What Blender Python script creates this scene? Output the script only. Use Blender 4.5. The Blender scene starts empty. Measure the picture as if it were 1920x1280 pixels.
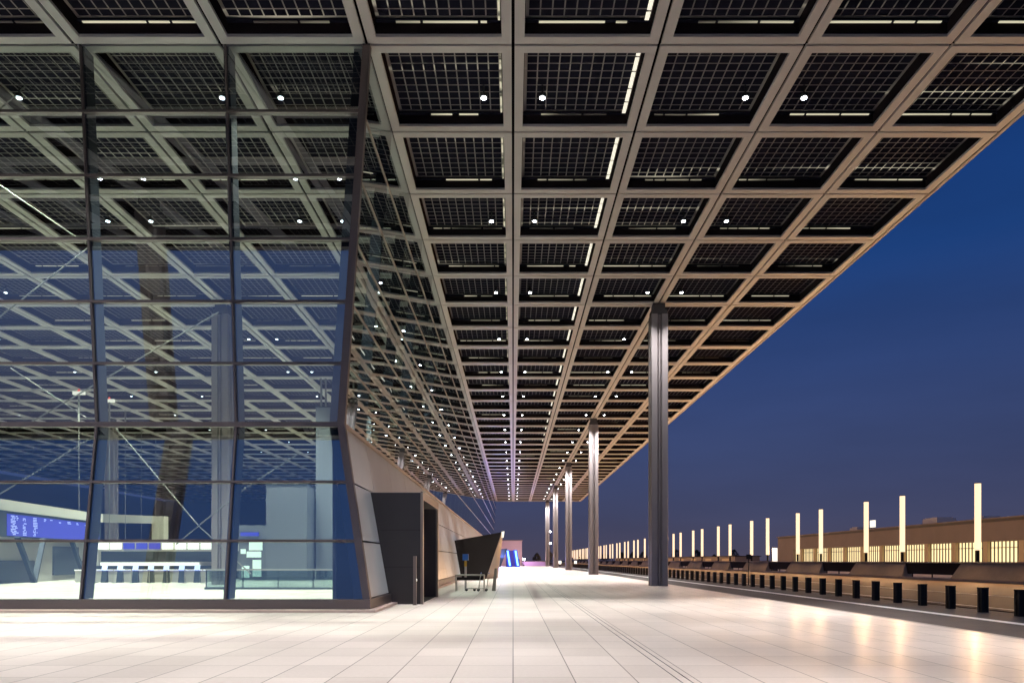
import bpy, math, random
from mathutils import Vector, Matrix
R = math.radians
random.seed(7)
scene = bpy.context.scene
col = scene.collection

# ------------------------------------------------------------------ camera
cam_d = bpy.data.cameras.new('camera'); cam = bpy.data.objects.new('camera', cam_d); col.objects.link(cam)
cam.location = (0, 0, 1.75); cam.rotation_euler = (R(90), 0, 0)
cam_d.sensor_width = 36; cam_d.lens = 36 * 1349 / 1920
cam_d.shift_x = -2 / 1920; cam_d.shift_y = 410 / 1920
cam_d.clip_start = 0.1; cam_d.clip_end = 6000
scene.camera = cam

# ------------------------------------------------------------------ world (dusk sky)
world = bpy.data.worlds.new('World'); scene.world = world; world.use_nodes = True
wn = world.node_tree; wn.nodes.clear()
def wnode(t, **k):
    n = wn.nodes.new(t)
    for a, b in k.items(): setattr(n, a, b)
    return n
tc = wnode('ShaderNodeTexCoord'); sep = wnode('ShaderNodeSeparateXYZ'); wn.links.new(tc.outputs['Generated'], sep.inputs[0])
ramp = wnode('ShaderNodeValToRGB'); wn.links.new(sep.outputs['Z'], ramp.inputs[0])
cr = ramp.color_ramp
stops = [(0.0, (.078, .070, .115)), (.06, (.058, .066, .138)), (.14, (.045, .067, .170)), (.23, (.030, .060, .185)),
         (.36, (.009, .048, .195)), (.50, (.004, .036, .170)), (1.0, (.002, .016, .085))]
while len(cr.elements) < len(stops): cr.elements.new(.5)
for e, (p, c) in zip(cr.elements, stops): e.position = p; e.color = (*c, 1)
# the sky behind the camera still holds the afterglow of the set sun
mr = wnode('ShaderNodeMapRange'); wn.links.new(sep.outputs['Y'], mr.inputs['Value'])
mr.inputs['From Min'].default_value = .1; mr.inputs['From Max'].default_value = -.9
mr.inputs['To Min'].default_value = 1; mr.inputs['To Max'].default_value = 1.7
mul0 = wnode('ShaderNodeVectorMath', operation='SCALE'); wn.links.new(ramp.outputs[0], mul0.inputs[0]); wn.links.new(mr.outputs[0], mul0.inputs['Scale'])
mr2 = wnode('ShaderNodeMapRange'); wn.links.new(sep.outputs['Y'], mr2.inputs['Value'])
mr2.inputs['From Min'].default_value = .1; mr2.inputs['From Max'].default_value = -.9
mr2.inputs['To Min'].default_value = 0; mr2.inputs['To Max'].default_value = 1
glow = wnode('ShaderNodeVectorMath', operation='SCALE'); glow.inputs[0].default_value = (.058, .088, .135); wn.links.new(mr2.outputs[0], glow.inputs['Scale'])
mul = wnode('ShaderNodeVectorMath', operation='ADD'); wn.links.new(mul0.outputs[0], mul.inputs[0]); wn.links.new(glow.outputs[0], mul.inputs[1])
sky = wnode('ShaderNodeTexSky', sky_type='NISHITA'); sky.sun_disc = False
sky.sun_elevation = R(-3); sky.sun_rotation = R(180)
cn = wnode('ShaderNodeTexNoise'); cn.inputs['Scale'].default_value = 2.2; cn.inputs['Detail'].default_value = 5
cmap = wnode('ShaderNodeMapping'); cmap.inputs['Scale'].default_value = (1, 1, 5); wn.links.new(tc.outputs['Generated'], cmap.inputs[0]); wn.links.new(cmap.outputs[0], cn.inputs['Vector'])
cmr = wnode('ShaderNodeMapRange'); wn.links.new(cn.outputs['Fac'], cmr.inputs['Value']); cmr.inputs['From Min'].default_value = .3; cmr.inputs['From Max'].default_value = .7
cmr.inputs['To Min'].default_value = .90; cmr.inputs['To Max'].default_value = 1.12
mulc = wnode('ShaderNodeVectorMath', operation='SCALE'); wn.links.new(mul.outputs[0], mulc.inputs[0]); wn.links.new(cmr.outputs[0], mulc.inputs['Scale'])
bg1 = wnode('ShaderNodeBackground'); wn.links.new(mulc.outputs[0], bg1.inputs[0]); bg1.inputs[1].default_value = .92
bg2 = wnode('ShaderNodeBackground'); wn.links.new(sky.outputs[0], bg2.inputs[0]); bg2.inputs[1].default_value = .05
addw = wnode('ShaderNodeAddShader'); wn.links.new(bg1.outputs[0], addw.inputs[0]); wn.links.new(bg2.outputs[0], addw.inputs[1])
ow = wnode('ShaderNodeOutputWorld'); wn.links.new(addw.outputs[0], ow.inputs[0])

# ------------------------------------------------------------------ render settings
scene.view_settings.view_transform = 'Standard'; scene.view_settings.look = 'None'
scene.view_settings.exposure = 0; scene.view_settings.gamma = 1
cy = scene.cycles
scene.render.engine = 'CYCLES'
cy.use_denoising = True
try: cy.denoiser = 'OPENIMAGEDENOISE'
except Exception: pass
cy.max_bounces = 7; cy.diffuse_bounces = 3; cy.glossy_bounces = 4; cy.transmission_bounces = 6; cy.transparent_max_bounces = 16
cy.sample_clamp_indirect = 6; cy.caustics_reflective = False; cy.caustics_refractive = False
cy.use_light_tree = True
SPOT_W = 10800; TUBE = 1.4; TUBE_W = 900; HALL_W = 12500

# ------------------------------------------------------------------ materials
def mat(name, color=(.5, .5, .5), rough=.5, metal=0, spec=.5, emit=None, es=0, noise=0, nscale=3, bump=0, bscale=8):
    m = bpy.data.materials.new(name); m.use_nodes = True
    nt = m.node_tree; b = nt.nodes['Principled BSDF']
    b.inputs['Base Color'].default_value = (*color, 1); b.inputs['Roughness'].default_value = rough
    b.inputs['Metallic'].default_value = metal; b.inputs['Specular IOR Level'].default_value = spec
    if emit: b.inputs['Emission Color'].default_value = (*emit, 1); b.inputs['Emission Strength'].default_value = es
    if noise or bump:
        t = nt.nodes.new('ShaderNodeTexCoord'); n = nt.nodes.new('ShaderNodeTexNoise')
        n.inputs['Scale'].default_value = nscale; n.inputs['Detail'].default_value = 6
        nt.links.new(t.outputs['Object'], n.inputs['Vector'])
        if noise:
            mx = nt.nodes.new('ShaderNodeMix'); mx.data_type = 'RGBA'
            mx.inputs[6].default_value = (*[c * (1 - noise) for c in color], 1)
            mx.inputs[7].default_value = (*[min(1, c * (1 + noise)) for c in color], 1)
            nt.links.new(n.outputs['Fac'], mx.inputs[0]); nt.links.new(mx.outputs[2], b.inputs['Base Color'])
        if bump:
            n2 = nt.nodes.new('ShaderNodeTexNoise'); n2.inputs['Scale'].default_value = bscale; n2.inputs['Detail'].default_value = 3
            nt.links.new(t.outputs['Object'], n2.inputs['Vector'])
            bp = nt.nodes.new('ShaderNodeBump'); bp.inputs['Strength'].default_value = 1; bp.inputs['Distance'].default_value = bump
            nt.links.new(n2.outputs['Fac'], bp.inputs['Height']); nt.links.new(bp.outputs[0], b.inputs['Normal'])
    return m

def glass(name, tint, base, wave=0, wscale=.35, ior=1.5):
    m = bpy.data.materials.new(name); m.use_nodes = True
    nt = m.node_tree; nt.nodes.clear()
    o = nt.nodes.new('ShaderNodeOutputMaterial'); mx = nt.nodes.new('ShaderNodeMixShader')
    tr = nt.nodes.new('ShaderNodeBsdfTransparent'); tr.inputs[0].default_value = (*tint, 1)
    gl = nt.nodes.new('ShaderNodeBsdfAnisotropic') if False else nt.nodes.new('ShaderNodeBsdfGlossy')
    gl.inputs['Roughness'].default_value = .0; gl.inputs[0].default_value = (.93, .96, 1, 1)
    fr = nt.nodes.new('ShaderNodeFresnel'); fr.inputs['IOR'].default_value = ior
    ad = nt.nodes.new('ShaderNodeMath'); ad.operation = 'MULTIPLY_ADD'; ad.use_clamp = True
    ad.inputs[1].default_value = 1 - base; ad.inputs[2].default_value = base
    nt.links.new(fr.outputs[0], ad.inputs[0]); nt.links.new(ad.outputs[0], mx.inputs[0])
    nt.links.new(tr.outputs[0], mx.inputs[1]); nt.links.new(gl.outputs[0], mx.inputs[2]); nt.links.new(mx.outputs[0], o.inputs[0])
    if wave:
        t = nt.nodes.new('ShaderNodeTexCoord'); n = nt.nodes.new('ShaderNodeTexNoise'); n.inputs['Scale'].default_value = wscale
        n.inputs['Detail'].default_value = 1.5
        bp = nt.nodes.new('ShaderNodeBump'); bp.inputs['Distance'].default_value = wave
        nt.links.new(t.outputs['Object'], n.inputs['Vector']); nt.links.new(n.outputs['Fac'], bp.inputs['Height'])
        nt.links.new(bp.outputs[0], gl.inputs['Normal'])
    return m

def floor_mat(name, c1, c2, tx, ty, joint=.014, rough=.3, coat=.011):
    m = bpy.data.materials.new(name); m.use_nodes = True
    nt = m.node_tree; b = nt.nodes['Principled BSDF']
    t = nt.nodes.new('ShaderNodeTexCoord'); s = nt.nodes.new('ShaderNodeSeparateXYZ'); nt.links.new(t.outputs['Object'], s.inputs[0])
    def M(op, a, c=None, d=None):
        n = nt.nodes.new('ShaderNodeMath'); n.operation = op
        for i, v in enumerate((a, c, d)):
            if v is None: continue
            if isinstance(v, (int, float)): n.inputs[i].default_value = v
            else: nt.links.new(v, n.inputs[i])
        return n.outputs[0]
    def joints(sock, size, w, off=0):
        q = M('FRACT', M('DIVIDE', M('ADD', sock, off + 1000 * size), size))
        d = M('MULTIPLY', M('MINIMUM', q, M('SUBTRACT', 1, q)), size)
        return M('LESS_THAN', d, w / 2)
    jx = joints(s.outputs[0], tx, joint * 1.3)
    jy = joints(s.outputs[1], ty, joint)
    j = M('MAXIMUM', jx, jy)
    # slab to slab tone: one value per slab
    cx = M('FLOOR', M('DIVIDE', s.outputs[0], tx)); cyy = M('FLOOR', M('DIVIDE', s.outputs[1], ty))
    cmb = nt.nodes.new('ShaderNodeCombineXYZ'); nt.links.new(cx, cmb.inputs[0]); nt.links.new(cyy, cmb.inputs[1])
    wn_ = nt.nodes.new('ShaderNodeTexWhiteNoise'); nt.links.new(cmb.outputs[0], wn_.inputs['Vector'])
    n1 = nt.nodes.new('ShaderNodeTexNoise'); n1.inputs['Scale'].default_value = .35; n1.inputs['Detail'].default_value = 8
    nt.links.new(t.outputs['Object'], n1.inputs['Vector'])
    n2 = nt.nodes.new('ShaderNodeTexNoise'); n2.inputs['Scale'].default_value = 14; n2.inputs['Detail'].default_value = 6
    nt.links.new(t.outputs['Object'], n2.inputs['Vector'])
    f = M('ADD', M('MULTIPLY', wn_.outputs['Value'], .40), M('ADD', M('MULTIPLY', n1.outputs['Fac'], .50), M('MULTIPLY', n2.outputs['Fac'], .40)))
    mx = nt.nodes.new('ShaderNodeMix'); mx.data_type = 'RGBA'; mx.inputs[6].default_value = (*c1, 1); mx.inputs[7].default_value = (*c2, 1)
    nt.links.new(f, mx.inputs[0])
    mj = nt.nodes.new('ShaderNodeMix'); mj.data_type = 'RGBA'; mj.inputs[7].default_value = (*[c * .45 for c in c1], 1)
    nt.links.new(mx.outputs[2], mj.inputs[6]); nt.links.new(j, mj.inputs[0])
    nt.links.new(mj.outputs[2], b.inputs['Base Color'])
    rr = M('ADD', M('MULTIPLY', wn_.outputs['Value'], .06), rough)
    b.inputs['Specular IOR Level'].default_value = .02
    nt.links.new(rr, b.inputs['Roughness'])
    b.inputs['Coat Weight'].default_value = coat; b.inputs['Coat Roughness'].default_value = .13; b.inputs['Coat IOR'].default_value = 1.5
    bp = nt.nodes.new('ShaderNodeBump'); bp.inputs['Distance'].default_value = .0006; bp.inputs['Strength'].default_value = .5
    nt.links.new(n2.outputs['Fac'], bp.inputs['Height']); nt.links.new(bp.outputs[0], b.inputs['Normal'])
    return m

def perforated(name, color):
    m = mat(name, color, rough=.32, metal=.25, noise=.07, nscale=.8)
    return m

def painted_glow_mat(name, color, glow, amount, thresh=.56, scale=.5):
    """glass of the solar panels, its bright dashes painted as noise-driven emission"""
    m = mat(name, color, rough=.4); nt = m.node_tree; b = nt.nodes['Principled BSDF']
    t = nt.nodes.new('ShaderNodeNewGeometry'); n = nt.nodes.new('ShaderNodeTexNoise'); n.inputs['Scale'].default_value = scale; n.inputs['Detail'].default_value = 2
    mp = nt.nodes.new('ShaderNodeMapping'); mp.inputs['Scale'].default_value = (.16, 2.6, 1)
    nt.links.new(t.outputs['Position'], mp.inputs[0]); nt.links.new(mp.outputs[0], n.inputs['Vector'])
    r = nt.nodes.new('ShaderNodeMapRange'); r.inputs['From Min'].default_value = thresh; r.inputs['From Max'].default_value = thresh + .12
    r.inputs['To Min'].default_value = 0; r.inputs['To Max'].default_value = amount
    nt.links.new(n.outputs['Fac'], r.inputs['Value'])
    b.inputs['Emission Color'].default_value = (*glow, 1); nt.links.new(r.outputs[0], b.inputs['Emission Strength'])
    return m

M = {}
M['rib'] = mat('pale grey beige painted steel', (.82, .78, .76), rough=.42, noise=.06, nscale=1.5)
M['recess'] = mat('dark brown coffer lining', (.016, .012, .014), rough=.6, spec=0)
M['cell'] = mat('dark blue solar cell', (.010, .010, .018), rough=.5, spec=0)
M['gap'] = painted_glow_mat('glass joint between solar cells', (.36, .32, .29), (1, .92, .70), .42, thresh=.60)  # bright dashes in the joints are painted as emission
M['gap_plain'] = mat('unlit glass joint between solar cells', (.20, .18, .17), rough=.5)  # darker copy of the joint without the painted glow
M['joint'] = painted_glow_mat('solar roof glass edge with painted glow', (.25, .23, .2), (1, .93, .66), .62, thresh=.44, scale=.7)  # patchy glow at the panel edge is painted as emission
M['joint_painted_glow'] = mat('glass edge with bright painted glow', (.5, .47, .4), emit=(1, .94, .76), es=.95)  # stronger painted glow for the side edge strips
M['deck'] = mat('dark roof deck', (.012, .011, .012), rough=.8, spec=0)
M['fascia'] = mat('grey roof fascia', (.45, .40, .37), rough=.45)
M['column'] = mat('grey violet painted column steel', (.29, .255, .26), rough=.46, metal=.12, noise=.08, nscale=.8)
M['column_dark'] = mat('dark column neck', (.05, .045, .05), rough=.5)
M['stone'] = floor_mat('pale granite paving', (.46, .395, .355), (.69, .61, .56), .9, 1.2, rough=.33)
M['stone_edge'] = mat('pinkish stone step', (.62, .47, .41), rough=.5, noise=.12, nscale=4)
M['hall_floor'] = floor_mat('pale yellow hall floor', (.50, .48, .40), (.62, .60, .52), .9, .9, joint=.006, rough=.16)
M['asphalt'] = mat('dark asphalt', (.075, .066, .066), rough=.7, spec=.15, noise=.35, nscale=.6, bump=.004, bscale=60)
M['asphalt_lane'] = mat('worn carriageway asphalt', (.10, .070, .046), rough=.7, spec=.12, noise=.4, nscale=.25, bump=.004, bscale=60)
M['ground'] = mat('far dark ground', (.035, .035, .03), rough=.9, noise=.4, nscale=.02)
M['line'] = mat('white road paint', (.80, .78, .76), rough=.6, noise=.1, nscale=4)
M['kerb'] = mat('concrete kerb', (.34, .30, .27), rough=.7, noise=.15, nscale=2)
M['slot'] = mat('dark steel slot drain', (.03, .028, .028), rough=.4, metal=.5)
M['front_glass'] = glass('front glazing', (.74, .82, .84), .20, wave=.0006, wscale=.6)
M['side_glass'] = glass('side glazing', (.45, .55, .58), .16, wave=.0035, wscale=.45, ior=1.7)
M['frame'] = mat('bronze grey facade frame', (.115, .095, .098), rough=.4, metal=.45)
M['transom'] = mat('bronze side transom with light painted in', (.42, .34, .29), rough=.4, metal=.3)  # light on the side transoms is put into this paler colour
M['fin'] = mat('dark blue grey facade fin', (.028, .036, .056), rough=.45, metal=.2)
M['cladding'] = perforated('beige metal cladding', (.66, .68, .70))
M['portal'] = mat('anthracite vestibule panel', (.042, .038, .041), rough=.38, metal=.3, noise=.1, nscale=1)
M['portal_edge'] = mat('brown grey vestibule reveal', (.24, .20, .18), rough=.42, metal=.3)
M['black'] = mat('matt black panel', (.016, .013, .013), rough=.8, spec=.15)
M['black_glass'] = mat('dark door glass', (.02, .02, .022), rough=.08)
M['concrete'] = mat('board marked concrete', (.21, .18, .155), rough=.75, noise=.28, nscale=.9, bump=.01, bscale=5)
M['bollard'] = mat('black bollard paint', (.020, .017, .015), rough=.6, spec=.15)
M['tube'] = mat('warm light tube', (.8, .7, .6), emit=(1, .70, .42), es=TUBE)
M['lamp'] = mat('white downlight lens', (.8, .8, .8), emit=(.86, .93, 1), es=45)
M['lamp_body'] = mat('black lamp housing', (.02, .02, .02), rough=.5)
M['hall_lamp'] = mat('hall lamp lens', (.8, .8, .8), emit=(.85, .95, 1), es=12)
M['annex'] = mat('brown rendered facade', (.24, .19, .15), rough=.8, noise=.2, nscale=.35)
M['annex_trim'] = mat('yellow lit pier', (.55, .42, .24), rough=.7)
M['lit_window'] = mat('lit window interior', (.5, .45, .3), emit=(1, .80, .42), es=1.25, noise=.2, nscale=1)
M['muntin'] = mat('dark window bars', (.06, .05, .04), rough=.6)
M['sign_blue'] = mat('lit blue sign', (.02, .05, .3), emit=(.01, .05, .8), es=.7)
M['gate_back'] = mat('wall with dim blue painted glow', (.04, .03, .15), emit=(.10, .06, .55), es=.35)  # blue light on the back wall is painted in as emission
M['sign_cyan'] = mat('bright blue light bar', (.1, .3, .6), emit=(.22, .55, 1), es=2.6)
M['sign_white'] = mat('lit white sign face', (.8, .8, .7), emit=(1, .95, .78), es=1.1)
M['board_blue'] = mat('blue display screen', (.02, .02, .1), emit=(.045, .06, .66), es=.95)
M['board_text'] = mat('pale screen letters', (.5, .6, .8), emit=(.55, .62, 1), es=1.0)
M['cream'] = mat('cream kiosk panel', (.60, .58, .50), rough=.5)
M['navy'] = mat('dark slate panel', (.030, .045, .060), rough=.5)
M['hallwall'] = mat('blue grey hall wall', (.15, .17, .20), rough=.6)
M['steel'] = mat('brushed steel tube', (.55, .52, .47), rough=.3, metal=.8)
M['rod'] = mat('pale bracing rod', (.34, .34, .31), rough=.4, metal=.3)
M['strip'] = mat('white strip lamp', (.8, .8, .7), emit=(1, .98, .84), es=1.6)
M['shop'] = mat('bright shop front', (.8, .9, .8), emit=(.72, 1, .84), es=.85)
M['pink'] = mat('pale rendered block', (.62, .50, .50), rough=.8, noise=.08, nscale=.6)
M['blue_plastic'] = mat('blue plastic', (.03, .14, .50), rough=.4)
M['yellow'] = mat('yellow plastic', (.65, .38, .03), rough=.4)
M['rubber'] = mat('black rubber', (.02, .02, .02), rough=.7)
M['clear'] = glass('balustrade glass', (.62, .72, .72), .08)
M['tip'] = mat('reflected red tip', (.5,.1,.05), emit=(1,.12,.06), es=1.2)
M['purple'] = mat('pale lilac wall', (.34, .26, .46), rough=.8)

# ------------------------------------------------------------------ mesh helpers
class MB:
    def __init__(s): s.v = []; s.f = []; s.mi = []
    def quad(s, pts, mi=0):
        n = len(s.v); s.v += [tuple(p) for p in pts]; s.f.append(tuple(range(n, n + len(pts)))); s.mi.append(mi); return s
    def box(s, x0, x1, y0, y1, z0, z1, mi=0):
        return s.hexa([(x0, y0, z0), (x1, y0, z0), (x1, y1, z0), (x0, y1, z0)], [(x0, y0, z1), (x1, y0, z1), (x1, y1, z1), (x0, y1, z1)], mi)
    def hexa(s, b, t, mi=0):
        n = len(s.v); k = len(b); s.v += [tuple(p) for p in b] + [tuple(p) for p in t]
        s.f.append(tuple(n + i for i in reversed(range(k)))); s.f.append(tuple(n + k + i for i in range(k)))
        for i in range(k): s.f.append((n + i, n + (i + 1) % k, n + k + (i + 1) % k, n + k + i))
        s.mi += [mi] * (k + 2); return s
    def prism(s, poly, lo, hi, axis='y', mi=0):
        if axis == 'y': return s.hexa([(a, lo, b) for a, b in poly], [(a, hi, b) for a, b in poly], mi)
        if axis == 'x': return s.hexa([(lo, a, b) for a, b in poly], [(hi, a, b) for a, b in poly], mi)
        return s.hexa([(a, b, lo) for a, b in poly], [(a, b, hi) for a, b in poly], mi)
    def bar(s, p, q, w, d=None, up=(0, 0, 1), mi=0):
        p, q = Vector(p), Vector(q); d = d or w; ax = (q - p).normalized(); u = Vector(up)
        if abs(ax.dot(u)) > .98: u = Vector((1, 0, 0))
        a = ax.cross(u).normalized() * w / 2; b = a.cross(ax).normalized() * d / 2
        return s.hexa([p - a - b, p + a - b, p + a + b, p - a + b], [q - a - b, q + a - b, q + a + b, q - a + b], mi)
    def tube(s, p, q, r, n=10, mi=0, r2=None):
        p, q = Vector(p), Vector(q); ax = (q - p).normalized(); u = Vector((0, 0, 1))
        if abs(ax.dot(u)) > .98: u = Vector((1, 0, 0))
        a = ax.cross(u).normalized(); b = a.cross(ax); r2 = r if r2 is None else r2
        c = [(math.cos(2 * math.pi * i / n), math.sin(2 * math.pi * i / n)) for i in range(n)]
        return s.hexa([p + a * r * x + b * r * y for x, y in c], [q + a * r2 * x + b * r2 * y for x, y in c], mi)
    def add(s, o, off=(0, 0, 0)):
        n = len(s.v); s.v += [(a + off[0], b + off[1], c + off[2]) for a, b, c in o.v]
        s.f += [tuple(i + n for i in f) for f in o.f]; s.mi += o.mi; return s
    def mesh(s, name, mats):
        me = bpy.data.meshes.new(name); me.from_pydata(s.v, [], s.f)
        for m in (mats if isinstance(mats, (list, tuple)) else [mats]): me.materials.append(M[m])
        me.polygons.foreach_set('material_index', s.mi); me.update()
        bm = __import__('bmesh').new(); bm.from_mesh(me)
        if len(s.f) < 20000 and not all(len(f) == 4 and True for f in ()): __import__('bmesh').ops.recalc_face_normals(bm, faces=bm.faces)
        bm.to_mesh(me); bm.free()
        return me
    def build(s, name, mats, parent=None, loc=None, bevel=0):
        o = bpy.data.objects.new(name, s.mesh(name, mats)); col.objects.link(o)
        if loc: o.location = loc
        if parent: o.parent = parent
        if bevel:
            b = o.modifiers.new('edge', 'BEVEL'); b.width = bevel; b.segments = 2; b.limit_method = 'ANGLE'
        return o

def tag(o, label, cat, group=None):
    o['label'] = label; o['category'] = cat
    if group: o['group'] = group
    return o
def thing(name, loc, label, cat, group=None, rz=0):
    o = bpy.data.objects.new(name, None); col.objects.link(o); o.location = loc; o.rotation_euler.z = rz; o.empty_display_size = .2
    return tag(o, label, cat, group)
def struct(o): o['kind'] = 'structure'; return o
def copy_tree(o, parent=None):
    c = o.copy(); col.objects.link(c); c.parent = parent
    for ch in o.children: copy_tree(ch, c)
    return c
ONES = ['', 'first', 'second', 'third', 'fourth', 'fifth', 'sixth', 'seventh', 'eighth', 'ninth', 'tenth', 'eleventh', 'twelfth', 'thirteenth',
        'fourteenth', 'fifteenth', 'sixteenth', 'seventeenth', 'eighteenth', 'nineteenth']
def nth(n):
    if n < 20: return ONES[n]
    t = {2: 'twent', 3: 'thirt', 4: 'fort', 5: 'fift', 6: 'sixt', 7: 'sevent', 8: 'eight', 9: 'ninet'}[n // 10]
    return t + 'ieth' if n % 10 == 0 else t + 'y-' + ONES[n % 10]

# ------------------------------------------------------------------ setting
G = 5.0; ZC = 19.35; Y0 = -.4; NJ = 43; YE = Y0 + NJ * G
FX = 11.3
struct(MB().quad([(-2500, -400, -.17), (2500, -400, -.17), (2500, 4000, -.17), (-2500, 4000, -.17)]).build('ground', 'ground'))
struct(MB().box(-110, FX, -40, YE + 12, -.30, 0).build('forecourt_floor', 'stone'))
struct(MB().box(-104, -5.3, 24.9, YE - .5, .0, .10).build('hall_floor', 'hall_floor'))
struct(MB().box(FX, 17.95, -40, 900, -.3, -.13).build('lay_by_road', 'asphalt'))
struct(MB().box(17.95, 39.2, -40, 900, -.3, -.10).build('carriageway_road', 'asphalt_lane'))
struct(MB().box(FX + .004, FX + .24, -40, YE + 12, -.3, -.006).build('forecourt_kerb', 'kerb'))
struct(MB().box(14.8, 15.2, -40, 900, -.126, -.122).build('lane_line', 'line'))
struct(MB().box(39.2, 60, -40, 900, -.3, .12).build('far_pavement', 'kerb'))
lines = MB()
for x, w in ((18.6, .14), (25.2, .12)): lines.box(x, x + w, -40, 900, -.096, -.092)
lines_o = struct(lines.build('carriageway_line', 'line'))
dr = MB()
dr.box(2.42, 2.435, -40, YE, .0, .004).box(2.57, 2.585, -40, YE, .0, .004)
struct(dr.build('floor_slot_line', 'slot'))

# ------------------------------------------------------------------ canopy
def coffer_mb():
    b = MB(); g = .052; w = .385
    # flange ring (light), seen from below
    b.box(g, w, g, G - g, 0, .10).box(G - w, G - g, g, G - g, 0, .10)
    b.box(w, G - w, g, w, 0, .10).box(w, G - w, G - w, G - g, 0, .10)
    # dark lining above it
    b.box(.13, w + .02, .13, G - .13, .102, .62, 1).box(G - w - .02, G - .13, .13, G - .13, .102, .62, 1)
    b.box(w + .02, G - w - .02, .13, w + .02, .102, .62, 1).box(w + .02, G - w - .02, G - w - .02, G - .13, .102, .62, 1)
    return b
def panel_mb(seed, detail=True, right=False, left=False, strips=True):
    rnd = random.Random(seed); b = MB(); a, e, z = .405, G - .405, .56
    b.quad([(a, a, z), (a, e, z), (e, e, z), (e, a, z)], 0)
    n = 10; m = .10; p = (e - a - 2 * m) / n; gp = .023; zz = z - .012
    if detail:
        for i in range(n):
            for j in range(n):
                x, y = a + m + i * p, a + m + j * p
                if j == n - 1: y1 = y + p - .10
                else: y1 = y + p - gp
                b.quad([(x + gp, y + gp, zz), (x + gp, y1, zz), (x + p - gp, y1, zz), (x + p - gp, y + gp, zz)], 1)
    else:
        for i in range(n):
            x = a + m + i * p
            b.quad([(x + gp, a + m, zz), (x + gp, e - .2, zz), (x + p - gp, e - .2, zz), (x + p - gp, a + m, zz)], 1)
    # painted glow strip along the far side, with random breaks
    cuts = sorted(rnd.uniform(a + .4, e - .4) for _ in range(rnd.choice((2, 3, 3))))
    xs = [a + rnd.uniform(0, 1.6)] + cuts + [e - rnd.uniform(0, 1.5)]
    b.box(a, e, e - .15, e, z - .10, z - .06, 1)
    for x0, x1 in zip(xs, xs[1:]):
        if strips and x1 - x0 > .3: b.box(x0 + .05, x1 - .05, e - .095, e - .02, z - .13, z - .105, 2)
    if right or left:
        y = a + .1
        k = 0
        while y < e - .4:
            l = rnd.uniform(.55, 1.25); l = min(l, e - .15 - y)
            x0, x1 = (e - .20, e - .06) if right else (e - .10, e - .03)
            b.box(x0, x1, y, y + l, z - .13, z - .105, 3 if right else 2)  # dashes of painted glow along the side edge
            y += l + .10; k += 1
    return b
canopy = thing('canopy_roof', (0, 0, ZC), 'vast flat canopy of square steel coffers with dark solar glass over the forecourt and hall', 'canopy')
f = 1349.0
def px_area(i, j):
    xs, ys = [], []
    yn, yf = Y0 + j * G, Y0 + j * G + G
    if yf < 21: return 0
    yn = max(yn, 22.6)
    for X in (i * G, i * G + G):
        for Y in (yn, yf):
            xs.append(962 + f * X / Y); ys.append(1050 - f * (ZC - 1.75) / Y)
    w = max(0, min(1920, (xs[1] + xs[3]) / 2) - max(0, (xs[0] + xs[1 - 1]) / 2 if 0 else min((xs[0] + xs[1 - 0 - 1 + 1 - 1]) , 1e9) / 1 * .5 if 0 else xs[0]))
    # simple: width at the middle, clipped to the frame
    Ym = (yn + yf) / 2; a0 = 962 + f * i * G / Ym; a1 = 962 + f * (i + 1) * G / Ym
    w = max(0, min(1920, a1) - max(0, a0)); h = max(0, min(max(ys), 1280) - max(0, min(ys)))
    return w * h * (.8 if i < -1 else 1)
cells = [(i, j) for i in range(-20, 4) for j in range(NJ)]
cells.sort(key=lambda c: -px_area(*c))
top = set(cells[:100])
cof = coffer_mb()
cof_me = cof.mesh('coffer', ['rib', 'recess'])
PM = ['gap', 'cell', 'joint', 'joint_painted_glow']
variants = {'plain': [panel_mb(s) for s in range(5)], 'right': [panel_mb(20 + s, right=True) for s in range(4)],
            'left': [panel_mb(40 + s, left=True) for s in range(4)], 'leftside': [panel_mb(60 + s, left=True) for s in range(3)]}
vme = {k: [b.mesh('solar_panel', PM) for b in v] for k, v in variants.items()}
far_p = [panel_mb(80 + s, detail=False, strips=(s == 0)) for s in range(4)]
variants['farright'] = [panel_mb(90 + s, detail=False, right=True, strips=False) for s in range(3)]
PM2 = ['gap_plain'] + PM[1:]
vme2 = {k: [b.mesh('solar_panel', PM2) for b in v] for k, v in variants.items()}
rest_c, rest_p = MB(), MB()
for n, (i, j) in enumerate(cells):
    kind = 'right' if i == 0 else ('left' if i == -1 else 'plain')
    off = (i * G, Y0 + j * G, 0)
    if (i, j) in top:
        c = bpy.data.objects.new('coffer', cof_me); col.objects.link(c); c.parent = canopy; c.location = off
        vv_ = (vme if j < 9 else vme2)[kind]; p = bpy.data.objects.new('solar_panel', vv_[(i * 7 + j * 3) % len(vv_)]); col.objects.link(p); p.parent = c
    else:
        rest_c.add(cof, off)
        v = variants[kind] if (j < 12 and i > -8) else (variants['farright'] if kind == 'right' and j < 22 else far_p)
        rest_p.add(v[(i * 7 + j * 3) % len(v)], off)
rc = rest_c.build('coffer', ['rib', 'recess'], canopy); rc['kind'] = 'stuff'
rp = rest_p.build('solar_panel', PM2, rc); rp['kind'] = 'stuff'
XL, XR = -20 * G, 4 * G
MB().box(XL - .1, XR + .12, Y0 - .12, YE + .12, .66, 1.5).build('roof_deck', 'deck', canopy)
e = MB(); e.box(XR + .0, XR + .16, Y0 - .16, YE + .16, -.02, .655)
e.box(XL - .16, XR - .001, YE + .0, YE + .16, -.02, .655); e.box(XL - .16, XR - .001, Y0 - .16, Y0 - .0, -.02, .655)
e.box(XL - .16, XL, Y0, YE, -.02, .655)
e.build('edge_fascia', 'fascia', canopy)

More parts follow.
